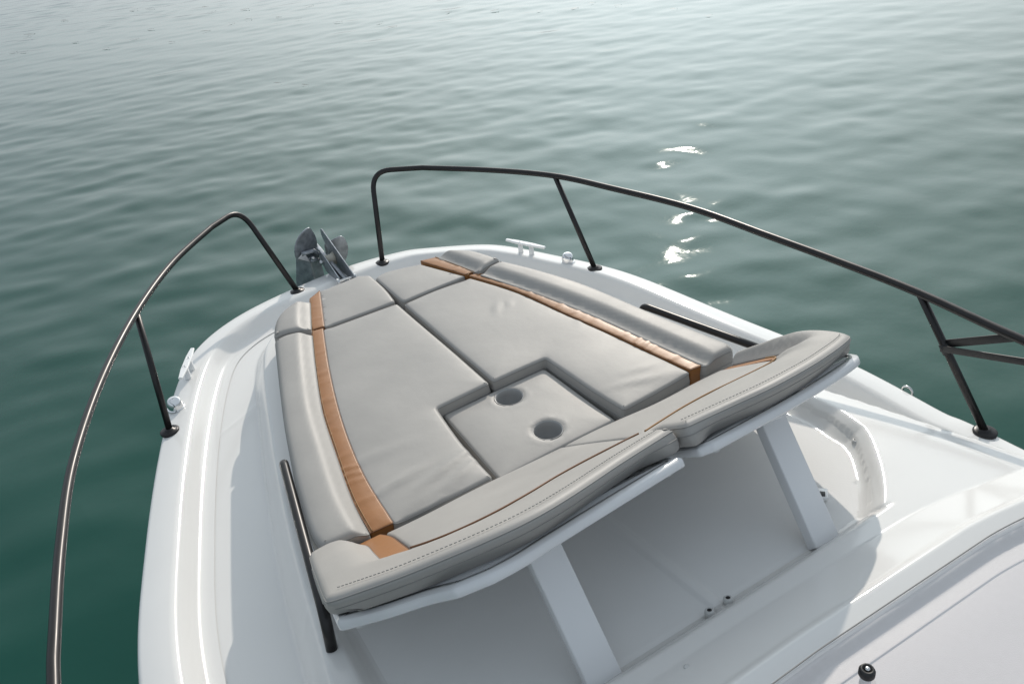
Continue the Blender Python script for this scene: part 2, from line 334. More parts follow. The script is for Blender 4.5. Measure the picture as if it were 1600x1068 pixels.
def deck_z(X, Y):
    zz = -.07+0*X
    db, ib = poly_dist(X, Y, TB); dt, it = poly_dist(X, Y, TT)
    t = np.where(it, 1, np.where(ib, db/(db+dt+1e-9), 0))
    ztop = np.where(Y > -1.25, .095, .095+.150*(-1.25-Y))
    t = np.where(t < .5, .5*np.clip(t/.5, 0, 1)**1.15, 1-.5*np.clip((1-t)/.5, 0, 1)**1.25)
    s = cove_y(X)-Y                                      # >0 aft of the cove line
    bump = .30*np.clip(s, 0, .128)                       # cove sweeps up to the windscreen
    bump = bump+.010*S((s-.115)/.025)-.014*np.clip((s-.140)/.05, 0, 1)-.060*S((s-.188)/.02)
    bump = bump-.06*np.clip(s-.30, 0, 3)
    zt = ztop+bump
    dr, ir = poly_dist(X, Y, TR)
    sd_ = np.where(ir, dr, -dr)
    wall = .045+.020*S((Y+1.74)/.16)*(X > .3)
    tt_ = np.clip(sd_/wall, 0, 1); rec = (ztop-ztray(Y))*(.75*tt_+.25*S(tt_))
    ridge = .006*(S((np.abs(X-.004)-.012)/.008)-1)+.006
    zt = zt-rec-ridge*(sd_ > .03)
    gut = .003*np.exp(-((sd_-.058)/.006)**2)*(Y < -1.8)
    zt = zt-gut-.006*S((.075-np.where(it, dt, 0))/.07)*(X > .5)*(Y < -1.0)+.006*(X > .5)*(Y < -1.0)*0

    zz = zz*(1-t)+zt*t
    # faint moulding joint across the port side deck
    jd, _ = poly_dist(X, Y, np.array([(-1.02, -.165), (-.878, -.077), (-.60, .09)]), closed=False)
    zz = zz+.0022*np.exp(-(jd/.009)**2)*(t < .3)
    return zz
def make_deck():
    xs = np.arange(-1.25, 1.25, .0065); ys = np.r_[np.arange(-3.0, -2.35, .02), np.arange(-2.35, -1.15, .0055), np.arange(-1.15, .95, .0095)]
    X, Y = np.meshgrid(xs, ys)
    D = np.vstack([E0, E0[:1]])
    dd, ins = poly_dist(X, Y, E0[::3])
    keep = ins & (dd > .12)
    Zd = deck_z(X, Y)
    ny, nx = X.shape
    idx = -np.ones(X.size, int); k = keep.ravel(); idx[k] = np.arange(k.sum())
    I = np.arange(X.size).reshape(ny, nx)
    q = np.stack([I[:-1, :-1], I[:-1, 1:], I[1:, 1:], I[1:, :-1]], -1).reshape(-1, 4)
    q = q[k[q].all(1)]
    co = np.stack([X, Y, Zd], -1).reshape(-1, 3)[k]
    # split the moulding: side deck / coachroof / dash under the windscreen
    cen = co[idx[q]].mean(1)
    s = cove_y(cen[:, 0])-cen[:, 1]
    dash = (s > .26) & (np.abs(cen[:, 0]) < .90)
    dtr, itr = poly_dist(cen[:, 0], cen[:, 1], TR)
    floor = itr & (dtr > .045+.020*S((cen[:, 1]+1.74)/.16)*(cen[:, 0] > .3)+.010)
    for name, sel, m in (('foredeck', ~dash & ~floor, M_GEL), ('recess_floor', floor & ~dash, M_FLOOR)):
        qq = idx[q[sel]]; used = np.unique(qq); mp = -np.ones(len(co), int); mp[used] = np.arange(len(used))
        link(name, co[used].tolist(), mp[qq].tolist(), m, boat)
make_deck()

# ---------------------------------------------------------------- boat: windscreen
def make_windscreen():
    xs = np.linspace(-.9, .9, 61); ss = np.linspace(.192, 1.15, 40); v = []; f = []
    for s in ss:
        for x in xs:
            y0 = float(cove_y(np.array(x))); y = y0-s
            zf = .095+.15*(-1.25-(y0-.19))+.063
            v.append((x, y, zf-.006+.21*(s-.19)+.02*(s-.19)**2))
    n = len(xs)
    for i in range(len(ss)-1):
        for j in range(n-1): f.append((i*n+j, (i+1)*n+j, (i+1)*n+j+1, i*n+j+1))
    w = link('windscreen', v, f, M_GLASS, boat)
    # dark bedding line where the pane meets its white coaming
    b = MB(); pts = []
    for x in np.linspace(-.9, .9, 80):
        y0 = float(cove_y(np.array(x))); pts.append((x, y0-.1935, .095+.15*(-1.25-(y0-.19))+.061))
    b.tube(pts, .0016, 8); b.build('sealant', M_SEAM, w)
make_windscreen()
def make_dashboard():
    xs = np.linspace(-.93, .93, 94); ss = np.r_[np.linspace(.1895, .24, 12), np.linspace(.25, 1.1, 20)]; v = []; f = []
    for s_ in ss:
        for x in xs:
            y = float(cove_y(np.array(x)))-s_
            v.append((x, y, .095+.15*(-1.25-y)+.0304-.020*float(S(np.array((s_-.190)/.03)))-.05*max(s_-.30, 0)))
    n = len(xs)
    for i in range(len(ss)-1):
        for j in range(n-1): f.append((i*n+j, (i+1)*n+j, (i+1)*n+j+1, i*n+j+1))
    link('dashboard', v, f, M_DASH, boat)
make_dashboard()
k = MB(); kb = Vector((.008, -2.302, .285))
k.lathe([(.011, 0), (.011, .02), (.010, .045)], Matrix.Translation(kb)); kn = k.build('wiper_spindle', M_ALU, boat, origin=kb)
k = MB(); k.lathe([(.0135, .038), (.0155, .042), (.0155, .052), (.0125, .058), (.0085, .0585), (.0085, .055)], Matrix.Translation(kb)); k.build('cap', M_RUBBER, kn, origin=kb)
k = MB(); k.lathe([(.0055, .0545), (.0055, .0595), (.003, .061)], Matrix.Translation(kb), 6); k.build('nut', M_STEEL, kn, origin=kb)

# ---------------------------------------------------------------- boat: bow rails
def flange(p, parent, r=.036):
    m = MB(); m.lathe([(r, -.004), (r, .003), (r-.006, .0065), (.018, .008), (.016, .012)], Matrix.Translation(Vector(p))); m.build('base_flange', M_BLACK, parent, origin=p)
def stanchion(base, top, parent):
    m = MB(); m.tube([base, top], .0125); return m.build('stanchion', M_BLACK, parent, origin=base)
def rail(side, pts, mids):
    run = spline([(x, y, z) for x, y, z in pts], 10)
    a = [(side*.231, .819, -.006), (side*.347, 1.045, .405)]+[tuple(run[0])]
    path = bezier_corner(a, .11)[:-1]+[Vector(p) for p in run]
    m = MB(); m.tube(path, .0135, 20); r = m.build('bow_rail', M_BLACK, boat, origin=(side*.231, .819, -.006))
    flange((side*.231, .819, -.004), r)
    for b, t in mids:
        s = stanchion(b, t, r); flange(b, r)
    return r
zr = .41
rs = rail(1, [(x, y, zr) for x, y in RAIL_S]+[(1.155, -2.3, zr), (1.15, -3.3, zr)],
     [((1.0, 0, -.004), (.966, .235, zr)), ((1.238, -1.80, -.004), (1.188, -1.533, zr))])
rp = rail(-1, [(x, y, zr) for x, y in RAIL_P]+[(-1.362, -1.75, zr), (-1.368, -2.2, zr), (-1.37, -3.2, zr)],
     [((-1.0, 0, -.004), (-.952, .215, zr)), ((-1.25, -2.60, -.004), (-1.36, -2.33, zr))])
def strap(a, b, w, th, name, m, parent):
    a, b = Vector(a), Vector(b); d = b-a
    M = frame_x((a+b)/2, d, (0, 0, 1)); q = MB(); q.box((d.length, th, w), M, .0015); return q.build(name, m, parent)
pm = Vector((1.238, -1.80, 0)).lerp(Vector((1.188, -1.533, zr)), .60)
strap(pm+Vector((.004, .01, .012)), (1.172, -1.857, .405), .026, .006, 'brace', M_RUBBER, rs)
strap(pm+Vector((-.012, .012, 0)), (1.150, -2.02, .388), .022, .006, 'brace', M_RUBBER, rs)
m = MB(); m.lathe([(.0165, -.017), (.0165, .017)], frame(pm, (1, 0, 0), (Vector((1.188, -1.533, zr))-Vector((1.238, -1.80, 0))))); m.build('clamp', M_RUBBER, rs)

# grab rails either side of the sunpad
def grab(side):
    x = lambda v: side*v
    p = [(x(.724), -.745, .085), (x(.716), -.733, .197), (x(.766), -1.09, .207), (x(.812), -1.425, .213), (x(.824), -1.452, .125)]
    if side > 0: p = [(.772, -.672, .075), (.764, -.655, .16), (.818, -.92, .162), (.885, -1.24, .166), (.892, -1.256, .08)]
    m = MB(); m.tube(bezier_corner(p, .05, 10), .0145, 18); g = m.build('grab_rail', M_BLACK, boat, origin=p[0])
grab(-1); grab(1)

# mooring cleats
def cleat(side):
    c = Vector((side*.846, .38, -.006)); d = Vector((side*(.799-.893), .491-.269, 0)).normalized()
    M = frame(c, d, (0, 0, 1))
    m = MB(); m.prism([(-.122, -.008), (-.05, -.0145), (.05, -.0145), (.122, -.008), (.122, .008), (.05, .0145), (-.05, .0145), (-.122, .008)], .011, M @ Matrix.Translation((0, 0, .05)), .003)
    cl = m.build('cleat', M_ALU, boat, smooth=False, origin=c)
    for u in (-.034, .034):
        m = MB(); m.lathe([(.0145, 0), (.0125, .004), (.011, .05)], M @ Matrix.Translation((u, 0, 0))); m.build('post', M_ALU, cl, origin=M @ Vector((u, 0, 0)))
        m = MB(); m.lathe([(.0075, .0595), (.0075, .0618), (.004, .0618), (.0035, .0602)], M @ Matrix.Translation((u, 0, 0))); m.build('screw', M_STEEL, cl, origin=M @ Vector((u, 0, 0)))
cleat(-1); cleat(1)
# chrome rope guides
def guide(side):
    c = Vector((side*.948, .154, -.006)); M = frame(c, (side*.3, 1, 0), (0, 0, 1))
    b = bmesh.new(); bmesh.ops.create_uvsphere(b, u_segments=32, v_segments=20, radius=1)
    for v in b.verts:
        z = max(v.co.z, -.02); r = (v.co.x**2+v.co.y**2)**.5
        k = (1-max(z, 0)**3.2)**(1/3.2)
        q = Vector((v.co.x, v.co.y, 0)); q = q.normalized()*k if r > 1e-6 else q
        x, y = q.x*.033, q.y*.030
        h = .048*max(z, 0)
        h = min(h, .047+.55*(y*-side*0+x)-.0)              # slanted top facet
        v.co = (x, y, max(h, 0))
    m = MB(); m.bm(b, M); g = m.build('rope_guide', M_CHROME, boat, origin=c)
    m = MB(); m.box((.022, .010, .005), M @ Matrix.Translation((-.004, 0, .0405)) @ Matrix.Rotation(-.45, 4, 'Y'), .003, 3); m.build('slot', M_RUBBER, g)
    m = MB(); m.lathe([(.036, 0), (.036, .003), (.033, .005)], Matrix.Translation(c)); m.build('base_ring', M_CHROME, g, origin=c)
guide(-1); guide(1)
# lifting eye on the starboard topside, just under the edge
m = MB(); c = Vector((1.268, -1.50, -.026)); m.tube([c+Vector((0, math.cos(t)*.020, math.sin(t)*.020)) for t in np.linspace(-.3, math.pi+.3, 24)], .0045, 10); m.build('towing_eye', M_STEEL, boat, origin=c)
# rubber stops the folded backrest lands on, and its latch
for x, y in ((.024, -1.922), (-.036, -1.924), (.757, -1.688), (-.757, -1.688)):
    z = ztray(y)-.001; m = MB(); M = frame((x, y, z), (1, 0, 0), (0, .15, 1))
    m.lathe([(.0125, -.003), (.0125, .010), (.011, .016), (.008, .0185), (.006, .0185), (.006, .016)], M); s = m.build('bump_stop', M_GREYPLASTIC, boat, origin=(x, y, z))
    m = MB(); m.lathe([(.0062, .0160), (.0058, .0172)], M, 16); m.build('bolt_hole', M_RUBBER, s, origin=(x, y, z))
lz = ztray(-1.794); M = frame((.492, -1.790, lz), (.75, .66, 0), (0, .15, 1))
m = MB(); m.box((.046, .034, .012), M @ Matrix.Translation((.004, 0, .004)), .004, 3); l = m.build('latch', M_ALU, boat)
m = MB(); m.box((.022, .022, .004), M @ Matrix.Translation((-.002, .001, .0096)), .0015); m.build('latch_slot', M_RUBBER, l)
dz = float(deck_z(np.array([[-.206]]), np.array([[-2.036]]))[0, 0])
m = MB(); m.lathe([(.006, -.002), (.006, .0015), (.004, .002)], Matrix.Translation((-.206, -2.036, dz))); m.build('drain_plug', M_GREYPLASTIC, boat)

# bow roller: two galvanised cheeks, a nylon roller, bolts
br = empty('bow_roller', (0, .82, 0), boat)
def cheek(x, poly):
    M = Matrix(((0, 0, 1, x), (1, 0, 0, 0), (0, 1, 0, 0), (0, 0, 0, 1))); m = MB(); m.prism(poly, .006, M, .001); m.build('cheek_plate', M_GALV, br, smooth=False, origin=(x, .82, 0))
cheek(.026, [(.60, .0), (.66, -.004), (.93, -.008), (1.06, .055), (1.115, .125), (1.108, .158), (1.085, .166), (.66, .048)])
cheek(-.036, [(.73, -.002), (.88, -.012), (.945, -.008), (.985, .012), (1.005, .045), (1.0, .078), (.972, .094), (.94, .092), (.73, .032)])
m = MB(); m.lathe([(.034, -.026), (.024, -.008), (.024, .008), (.034, .026)], frame((-.002, .955, .045), (0, 1, 0), (1, 0, 0))); m.build('roller', M_BEIGE, br)
for y, z in ((.955, .045), (.70, .03)):
    m = MB(); m.lathe([(.006, -.055), (.006, .05)], frame((-.002, y, z), (0, 1, 0), (1, 0, 0)), 12)
    m.lathe([(.015, -.053), (.015, -.043)], frame((-.002, y, z), (0, 1, 0), (1, 0, 0)), 6); m.lathe([(.012, .036), (.012, .045)], frame((-.002, y, z), (0, 1, 0), (1, 0, 0)), 6)
    m.build('bolt', M_STEEL, br, smooth=False)
m = MB(); m.tube([(.034, .655, .042), (.046, .63, .03), (.044, .60, .008)], .004, 8); m.build('split_pin', M_STEEL, br)

# ---------------------------------------------------------------- anchor held in the roller
an = tag(empty('anchor', (-.002, 1.0, .0)), 'galvanised plough anchor with rounded flukes stowed in the bow roller', 'anchor')
m = MB(); m.box((.020, .50, .042), Matrix.Translation((-.004, .93, .022)) @ Matrix.Rotation(.10, 4, 'X'), .003); m.build('shank', M_GALV, an)
def shell(name, poly, bend, th=.006):
    D = smooth_outline(poly, .008, .012, 40); x0, x1 = D.min(0), D.max(0)
    gx, gz = np.meshgrid(np.arange(x0[0], x1[0], .012), np.arange(x0[1], x1[1], .012)); d, i = poly_dist(gx, gz, D)
    pts = [Vector(p) for p in D]+[Vector(p) for p in np.stack([gx[i & (d > .006)], gz[i & (d > .006)]], 1)]
    n = len(D); vo, _, fo, *_ = delaunay_2d_cdt(pts, [(k, (k+1) % n) for k in range(n)], [], 0, 1e-6)
    V = np.array([v[:] for v in vo]); c = np.array([V[list(f)].mean(0) for f in fo]); _, ins = poly_dist(c[:, 0], c[:, 1], D)
    F = [tuple(f) for f, k in zip(fo, ins) if k]; me = [(x, bend(x, z), z) for x, z in V]
    o = link(name, me, F, M_GALV, an); md = o.modifiers.new('thickness', 'SOLIDIFY'); md.thickness = th; md.offset = 0
    md = o.modifiers.new('edge', 'BEVEL'); md.width = .001; md.segments = 2
    return o
shell('fluke', [(-.014, .132), (-.041, .212), (-.075, .210), (-.108, .192), (-.133, .162), (-.148, .125), (-.152, .085), (-.145, .045), (-.02, .03)], lambda x, z: 1.11-.75*abs(x)+2.2*x*x-.25*max(z-.05, 0))
shell('fluke', [(-.142, .060), (-.152, .0), (-.170, -.10), (-.17, -.20), (-.02, -.20), (-.02, .05)], lambda x, z: 1.03+.85*abs(x+.085)-.05*z)
shell('fluke', [(.025, .075), (.070, .093), (.114, .106), (.131, .088), (.140, .055), (.139, .015), (.124, -.025), (.10, -.055), (.11, -.20), (.02, -.20)], lambda x, z: 1.12-.55*abs(x)+1.6*x*x-.10*max(z, 0))
m = MB(); M = Matrix(((1, 0, 0, 0), (0, 0, -1, 1.03), (0, 1, 0, 0), (0, 0, 0, 1)))
m.prism([(-.145, .072), (-.105, .098), (-.085, .030)], .006, M @ Matrix.Rotation(.0, 4, 'Y'), .001); m.build('gusset', M_STEEL, an, smooth=False)
m = MB(); m.tube([(-.12, 1.03, .088), (-.05, 1.045, .08), (-.03, 1.04, .05)], .012, 12); m.tube([(-.085, 1.02, .04), (-.04, 1.03, .03)], .010, 12); m.build('crown', M_GALV, an)
m = MB(); m.lathe([(.010, -.012), (.010, .004), (.006, .008)], frame((-.07, 1.012, .055), (1, 0, 0), (0, -1, .3)), 6); m.build('bolt', M_STEEL, an, smooth=False)

# ---------------------------------------------------------------- cushions
def cushion(name, outline, ztop, zbot, r, m, parent, zfun=None, M=None, grid=.016, corner=.012, puff=.006, holes=(), seam=True, seam_m=None, sharp=32, side_puff=.004, flare=None, welt=False):
    D = smooth_outline(outline, .006, corner, sharp); N = normals2(D); n = len(D)
    rv = r(D[:, 0], D[:, 1]) if callable(r) else np.full(n, r)
    fl = flare(D[:, 0], D[:, 1]) if flare else np.zeros(n)
    zf = (lambda x, y: 0*x) if zfun is None else zfun
    V = []; F = []; rows = []
    def row(off, z):
        P = D+N*off[:, None]; rows.append(len(V)); V.extend(np.c_[P, z].tolist())
    z0 = ztop+zf(D[:, 0], D[:, 1])
    zb = np.full(n, zbot)
    row(.008-fl, zb); row(.001-fl, zb+.006)
    H = z0-rv-zb-.006
    row(-side_puff*.8-fl*.66, zb+.006+H*.35); row(-side_puff-fl*.33, zb+.006+H*.65); row(np.full(n, -.0005), z0-rv)
    for t in (22, 45, 68, 90):
        a = math.radians(t); P = D+N*(rv*(1-math.cos(a)))[:, None]
        row(rv*(1-math.cos(a)), ztop+zf(P[:, 0], P[:, 1])-rv*(1-math.sin(a)))
    for a, b in zip(rows, rows[1:]):
        for k in range(n): F.append((a+k, a+(k+1) % n, b+(k+1) % n, b+k))
    top = np.array(V[rows[-1]:rows[-1]+n]); base = rows[-1]
    T2 = top[:, :2]; lo, hi = T2.min(0), T2.max(0)
    gx, gy = np.meshgrid(np.arange(lo[0], hi[0], grid), np.arange(lo[1], hi[1], grid)); gx = gx+grid*.5*(np.arange(gx.shape[0])[:, None] % 2)
    d, i = poly_dist(gx, gy, T2); ok = i & (d > grid*.45)
    hv = []; he = []
    for (hx, hy, hr) in holes:
        ok &= (gx-hx)**2+(gy-hy)**2 > (hr+.005)**2
    G = np.stack([gx[ok], gy[ok]], 1)
    pts = [Vector(p) for p in T2]+[Vector(p) for p in G]; e = [(k, (k+1) % n) for k in range(n)]; hs = []
    for (hx, hy, hr) in holes:
        s0 = len(pts); K_ = 48
        for rr in (hr, hr+.004):
            s1 = len(pts); pts += [Vector((hx+rr*math.cos(q), hy+rr*math.sin(q))) for q in np.linspace(0, 2*math.pi, K_+1)[:-1]]
            if rr == hr: e += [(s1+k, s1+(k+1) % K_) for k in range(K_)]
    vo, _, fo, ov, _, _ = delaunay_2d_cdt(pts, e, [], 0, 1e-7)
    A = np.array([v[:] for v in vo]); fo = [tuple(f) for f in fo]; c = np.array([A[list(f)].mean(0) for f in fo])
    _, ins = poly_dist(c[:, 0], c[:, 1], T2)
    for (hx, hy, hr) in holes: ins &= (c[:, 0]-hx)**2+(c[:, 1]-hy)**2 > (hr*.98)**2
    dd, _ = poly_dist(A[:, 0], A[:, 1], T2)
    za = ztop+zf(A[:, 0], A[:, 1])+puff*(1-np.exp(-dd/.045))
    for (hx, hy, hr) in holes:
        q = np.sqrt((A[:, 0]-hx)**2+(A[:, 1]-hy)**2)-hr
        za = za-.005*np.exp(-np.clip(q, 0, 1)/.006)+.003*np.exp(-((q-.012)/.006)**2)
    ids = []
    for k, srcs in enumerate(ov):
        b = [s for s in srcs if s < n]
        if b: ids.append(base+b[0])
        else: V.append([A[k, 0], A[k, 1], za[k]]); ids.append(len(V)-1)
    for f, k in zip(fo, ins):
        if k:
            g = [ids[j] for j in f]
            F.append(tuple(g))
    if M is not None: V = [tuple(M @ Vector(v)) for v in V]
    o = link(name, V, F, m, parent)
    b = bmesh.new(); b.from_mesh(o.data); bmesh.ops.recalc_face_normals(b, faces=b.faces); b.to_mesh(o.data); b.free(); o.data.shade_smooth()
    if seam:
        rr = rows[-4]; P = V[rr:rr+n]; q = MB(); q.tube([Vector(p) for p in P]+[Vector(P[0])], .0017, 6, cap=False); 
        if welt:
            P = V[rows[3]:rows[3]+n]; q.tube([Vector(p) for p in P]+[Vector(P[0])], .0014, 6, cap=False)
        q.build('piping', seam_m or M_SEAM, o)
    return o
def dist_to(line, closed=False):
    L = np.array(line, float)
    def f(x, y): return poly_dist(np.asarray(x, float), np.asarray(y, float), L, closed=closed)[0]
    return f
ZB = .098
def wrinkle(x, y):
    z = 0*x
    for cx_, cy_, a, l, w, h in ((-.34, -1.10, .35, .13, .016, .009), (-.44, -1.06, .15, .10, .014, .008), (-.30, -1.15, .5, .09, .012, .007), (-.47, -.90, -.1, .12, .025, .004), (-.42, -1.17, .2, .12, .014, .004)):
        u = (x-cx_)*math.cos(a)+(y-cy_)*math.sin(a); v = -(x-cx_)*math.sin(a)+(y-cy_)*math.cos(a)
        z = z+h*np.exp(-(u/l)**2-(v/w)**2)
    return z+.0015*np.sin(x*11+1)*np.sin(y*9)
def wrinkle2(x, y):
    z = .0018*np.sin(x*12+y*7)*np.sin(y*8+.6)
    for cx_, cy_, a, l, w, h in ((.29, -.34, .95, .045, .010, .004), (.345, -.345, .95, .03, .009, .003), (.40, -1.10, -.3, .09, .014, .004), (.46, -1.05, -.2, .06, .012, .003), (.50, -.62, .9, .06, .014, .003)):
        u = (x-cx_)*math.cos(a)+(y-cy_)*math.sin(a); v = -(x-cx_)*math.sin(a)+(y-cy_)*math.cos(a)
        z = z+h*np.exp(-(u/l)**2-(v/w)**2)
    return z
TANW = [(random.uniform(-1.2, .3), random.uniform(-.5, .5), random.uniform(.006, .014), random.uniform(.0006, .0022)) for _ in range(26)]
def tanbump(x, y):
    z = 0*x
    for c, a, w, h in TANW: z = z+h*np.exp(-((y-c+a*(np.abs(x)-.45))/w)**2)
    return z
def pad(name, label, origin, main, stripe, bol, sx, flat=.19):
    t = tag(empty(name, (*origin, ZB)), label, 'cushion', 'sunpad cushions')
    md = lambda x, y, f=dist_to([p for p in stripe]): .014
    ds = dist_to(smooth_outline(stripe, .006, .003), True)
    rm = lambda x, y: .006+.007*S((ds(x, y)-.008)/.03)
    cushion('main_panel', main, flat, ZB, rm, M_LEATHER, t, wrinkle if sx < 0 and main is PA_main else wrinkle2, puff=.005, welt=True)
    s = cushion('stripe', stripe, flat+(.0025 if sx < 0 else .0065), ZB, .004, M_TAN, t, tanbump, puff=.004, corner=.003, seam=True, seam_m=M_TANTHREAD, side_puff=0, grid=.010)
    if len(stripe) > 6:
        L = stripe[6:]+stripe[:1] if sx < 0 else stripe[:6]
    else: L = [stripe[3], stripe[0]] if sx < 0 else [stripe[1], stripe[2]]
    L = spline(L, 8); c0 = np.mean(np.array(stripe), 0); m = MB()
    m.tube([(x+(.007 if sx < 0 else -.007), y, flat+(.0045 if sx < 0 else .0085)) for x, y in L], .0014, 6); m.build('stitching', M_YELLOW, s)
    # bolster: lifts off the stripe, crowns, then rolls over outwards
    rb = lambda x, y: .008+.014*S((ds(x, y)-.004)/.05)
    def zb(x, y):
        d = ds(x, y); return (.030 if sx < 0 else .024)*S(d/.05)-.012*S((d-.09)/.1)
    cushion('bolster', bol, flat+.010, ZB, rb, M_LEATHER, t, zb, puff=.003, side_puff=.003, welt=True)
    return t
pad('sunpad_cushion', 'long grey sunpad cushion on the port side with wrinkles beside its broad tan stripe', (-.40, -.60), PA_main, PA_stripe, PA_bol, -1)
pad('sunpad_cushion', 'long grey sunpad cushion on the starboard side, its tan stripe shining beside a raised bolster', (.40, -.60), SA_main, SA_stripe, SA_bol, 1)
pad('sunpad_cushion', 'short grey bow cushion with a tan stripe, just behind the anchor', (-.25, .17), PF_main, PF_stripe, PF_bol, -1)
pad('sunpad_cushion', 'short grey bow cushion with a tan stripe and headrest, opposite the starboard cleat', (.25, .14), SF_main, SF_stripe, SF_bol, 1)
ins = tag(empty('table_cushion', (.02, -.98, .085)), 'square grey cushion with two cup holders in the middle of the sunpad', 'cushion')
CR = .046
holes = [(CUPS[0][0], CUPS[0][1], CR), (CUPS[1][0], CUPS[1][1], CR)]
cushion('pad', INS, .155, .085, .011, M_LEATHER, ins, wrinkle2, holes=holes, corner=.012, welt=True)
for hx, hy, hr in holes:
    m = MB(); zt = .158; prof = [(hr+.006, zt+.0005), (hr+.002, zt+.001), (hr-.001, zt-.003), (hr-.003, zt-.02), (hr-.004, zt-.048), (hr-.007, zt-.05), (hr-.010, zt-.062), (hr-.014, zt-.066), (.0, zt-.066)]
    n = 48
    for r_, z_ in prof:
        for k in range(n): m.v.append((hx+r_*math.cos(2*math.pi*k/n), hy+r_*math.sin(2*math.pi*k/n), z_))
    for i in range(len(prof)-1):
        for k in range(n):
            a = i*n+k; b = i*n+(k+1) % n; m.f.append((a, a+n, b+n, b))
    c = m.build('cup_holder', M_DARKCUP, ins, origin=(hx, hy, zt-.066))
    m = MB(); m.tube([(hx+(hr+.0045)*math.cos(q), hy+(hr+.0045)*math.sin(q), zt+.0005) for q in np.linspace(0, 2*math.pi, 49)], .0016, 6, cap=False); m.build('piping', M_SEAM, c)

# ---------------------------------------------------------------- folding backrest: two panels with a leg each, a pad on each
ANG = math.radians(35); E2 = Vector((0, -math.cos(ANG), math.sin(ANG))); NB = Vector((0, math.sin(ANG), math.cos(ANG))); P0 = Vector((0, -1.284, .235))
# local frame (u to port..starboard, v up the slope, w out of the face)
MBK = Matrix((Vector((1, 0, 0)), E2, NB)).transposed().to_4x4(); MBK.translation = P0
def bk(u, v, w=0): return MBK @ Vector((u, v, w))
PW = .012
def stitching(line, w, parent, m, step=.0095, ln=.0058, r=.0011):
    L = resample(spline(line, 12), step, False); q = MB()
    for a, b in zip(L[:-1], L[1:]):
        q.tube([bk(*a, w), bk(*(a+(b-a)*ln/step), w)], r, 5)
    q.build('stitching', m, parent)
def backrest(side, brown, stripe, border, label, inner, rim):
    t = tag(empty('backrest_cushion', bk(side*.4, .25, -.05)), label, 'cushion', 'backrest cushions')
    db, dst = dist_to(brown), dist_to(stripe, True)
    cushion('inner_panel', inner, 0, -.045, .010, M_LEATHER, t, lambda x, y: .0015*np.sin(x*14+y*9), MBK, puff=.006, corner=.008, seam=False)
    cushion('stripe', stripe, -.002, -.045, .003, M_TAN, t, None, MBK, puff=.002, corner=.003, seam_m=M_TANTHREAD, side_puff=0, grid=.010)
    inner_edge = list(brown)+[p for p in stripe]
    def zb(x, y):
        d = np.minimum(db(x, y), dst(x, y)); return PW*S((d+.004)/.085)+(.022 if side < 0 else .036)*S((dst(x, y)-.002)/.045)*S((.46-y)/.26)*S((np.abs(x)-.60)/.07)
    def rb(x, y): return .006+.013*S((np.minimum(db(x, y), dst(x, y))-.006)/.05)
    flr = lambda x, y: -.052*S((np.abs(x-.035)-.02)/.08)*S((y-.40)/.08)
    b = cushion('border', border, .004, -.045, rb, M_LEATHER, t, zb, MBK, puff=.003, corner=.014, sharp=45, side_puff=.004, flare=flr, welt=True)
    L = [(u, v-.010) for u, v in rim]; stitching(L, .004+PW+.0045, b, M_SEAM)
    m = MB(); L = spline([(u, v) for u, v in brown], 10); m.tube([bk(u, v, .0075) for u, v in L], .0024, 8); m.build('tan_piping', M_TANTHREAD if side < 0 else M_YELLOW, t)
    return t, b
P_brown = [(.030, .372), (-.06, .376), (-.15, .384), (-.233, .402), (-.32, .436), (-.414, .461), (-.48, .463), (-.535, .450), (-.580, .424), (-.612, .392)]
P_str = [(-.655, -.06), (-.590, -.06), (-.586, .06), (-.598, .22), (-.612, .390), (-.674, .352), (-.662, .20), (-.648, .05)]
P_bor = [(-.785, -.035), (-.800, .14), (-.815, .33), (-.826, .49), (-.820, .525), (-.768, .568), (-.70, .615), (-.63, .648), (-.53, .684), (-.432, .696), (-.317, .666), (-.155, .596), (.018, .534), (.030, .52), (.034, .372)]+P_brown[1:]+[(-.674, .352), (-.662, .20), (-.650, .05), (-.660, -.055), (-.72, -.06)]
P_in = [(.004, -.055), (-.073, -.058), (-.249, -.045), (-.43, -.02), (-.583, -.025), (-.582, .06), (-.594, .22), (-.608, .382), (-.578, .418), (-.535, .443), (-.48, .456), (-.414, .454), (-.32, .430), (-.233, .397), (-.15, .379), (-.06, .371), (.026, .368), (.016, .2)]
S_brown = [(.044, .382), (.12, .348), (.209, .312), (.28, .294), (.345, .287), (.45, .290), (.546, .286), (.600, .262), (.636, .222), (.650, .165)]
S_str = [(.640, -.06), (.680, -.06), (.690, .08), (.688, .20), (.676, .290), (.644, .228), (.653, .165), (.648, .06)]
S_bor = [(.72, -.05), (.742, .10), (.756, .24), (.756, .33), (.742, .40), (.712, .452), (.665, .492), (.559, .543), (.429, .585), (.286, .602), (.161, .583), (.055, .566), (.045, .55), (.044, .385)]+S_brown[1:9]+[(.676, .290), (.688, .20), (.692, .08), (.684, -.055), (.70, -.06)]
S_in = [(.008, -.055), (.09, -.06), (.211, -.055), (.35, -.04), (.523, -.06), (.642, -.06), (.645, .06), (.646, .16), (.632, .215), (.597, .256), (.545, .280), (.45, .284), (.345, .281), (.28, .288), (.209, .306), (.12, .342), (.040, .376), (.022, .2)]
bp_, bpb = backrest(-1, P_brown, P_str, P_bor, 'longer near backrest cushion on the port side, its tan stripe showing at the outer corner', P_in, [(-.795, .515), (-.70, .592), (-.63, .626), (-.53, .662), (-.432, .674), (-.317, .644), (-.155, .574), (.01, .516)])
bs_, bsb = backrest(1, S_brown, S_str, S_bor, 'far backrest cushion on the starboard side, with rounded end pointing over the water', S_in, [(.06, .545), (.161, .564), (.286, .584), (.429, .570), (.559, .526), (.645, .486), (.695, .450)])
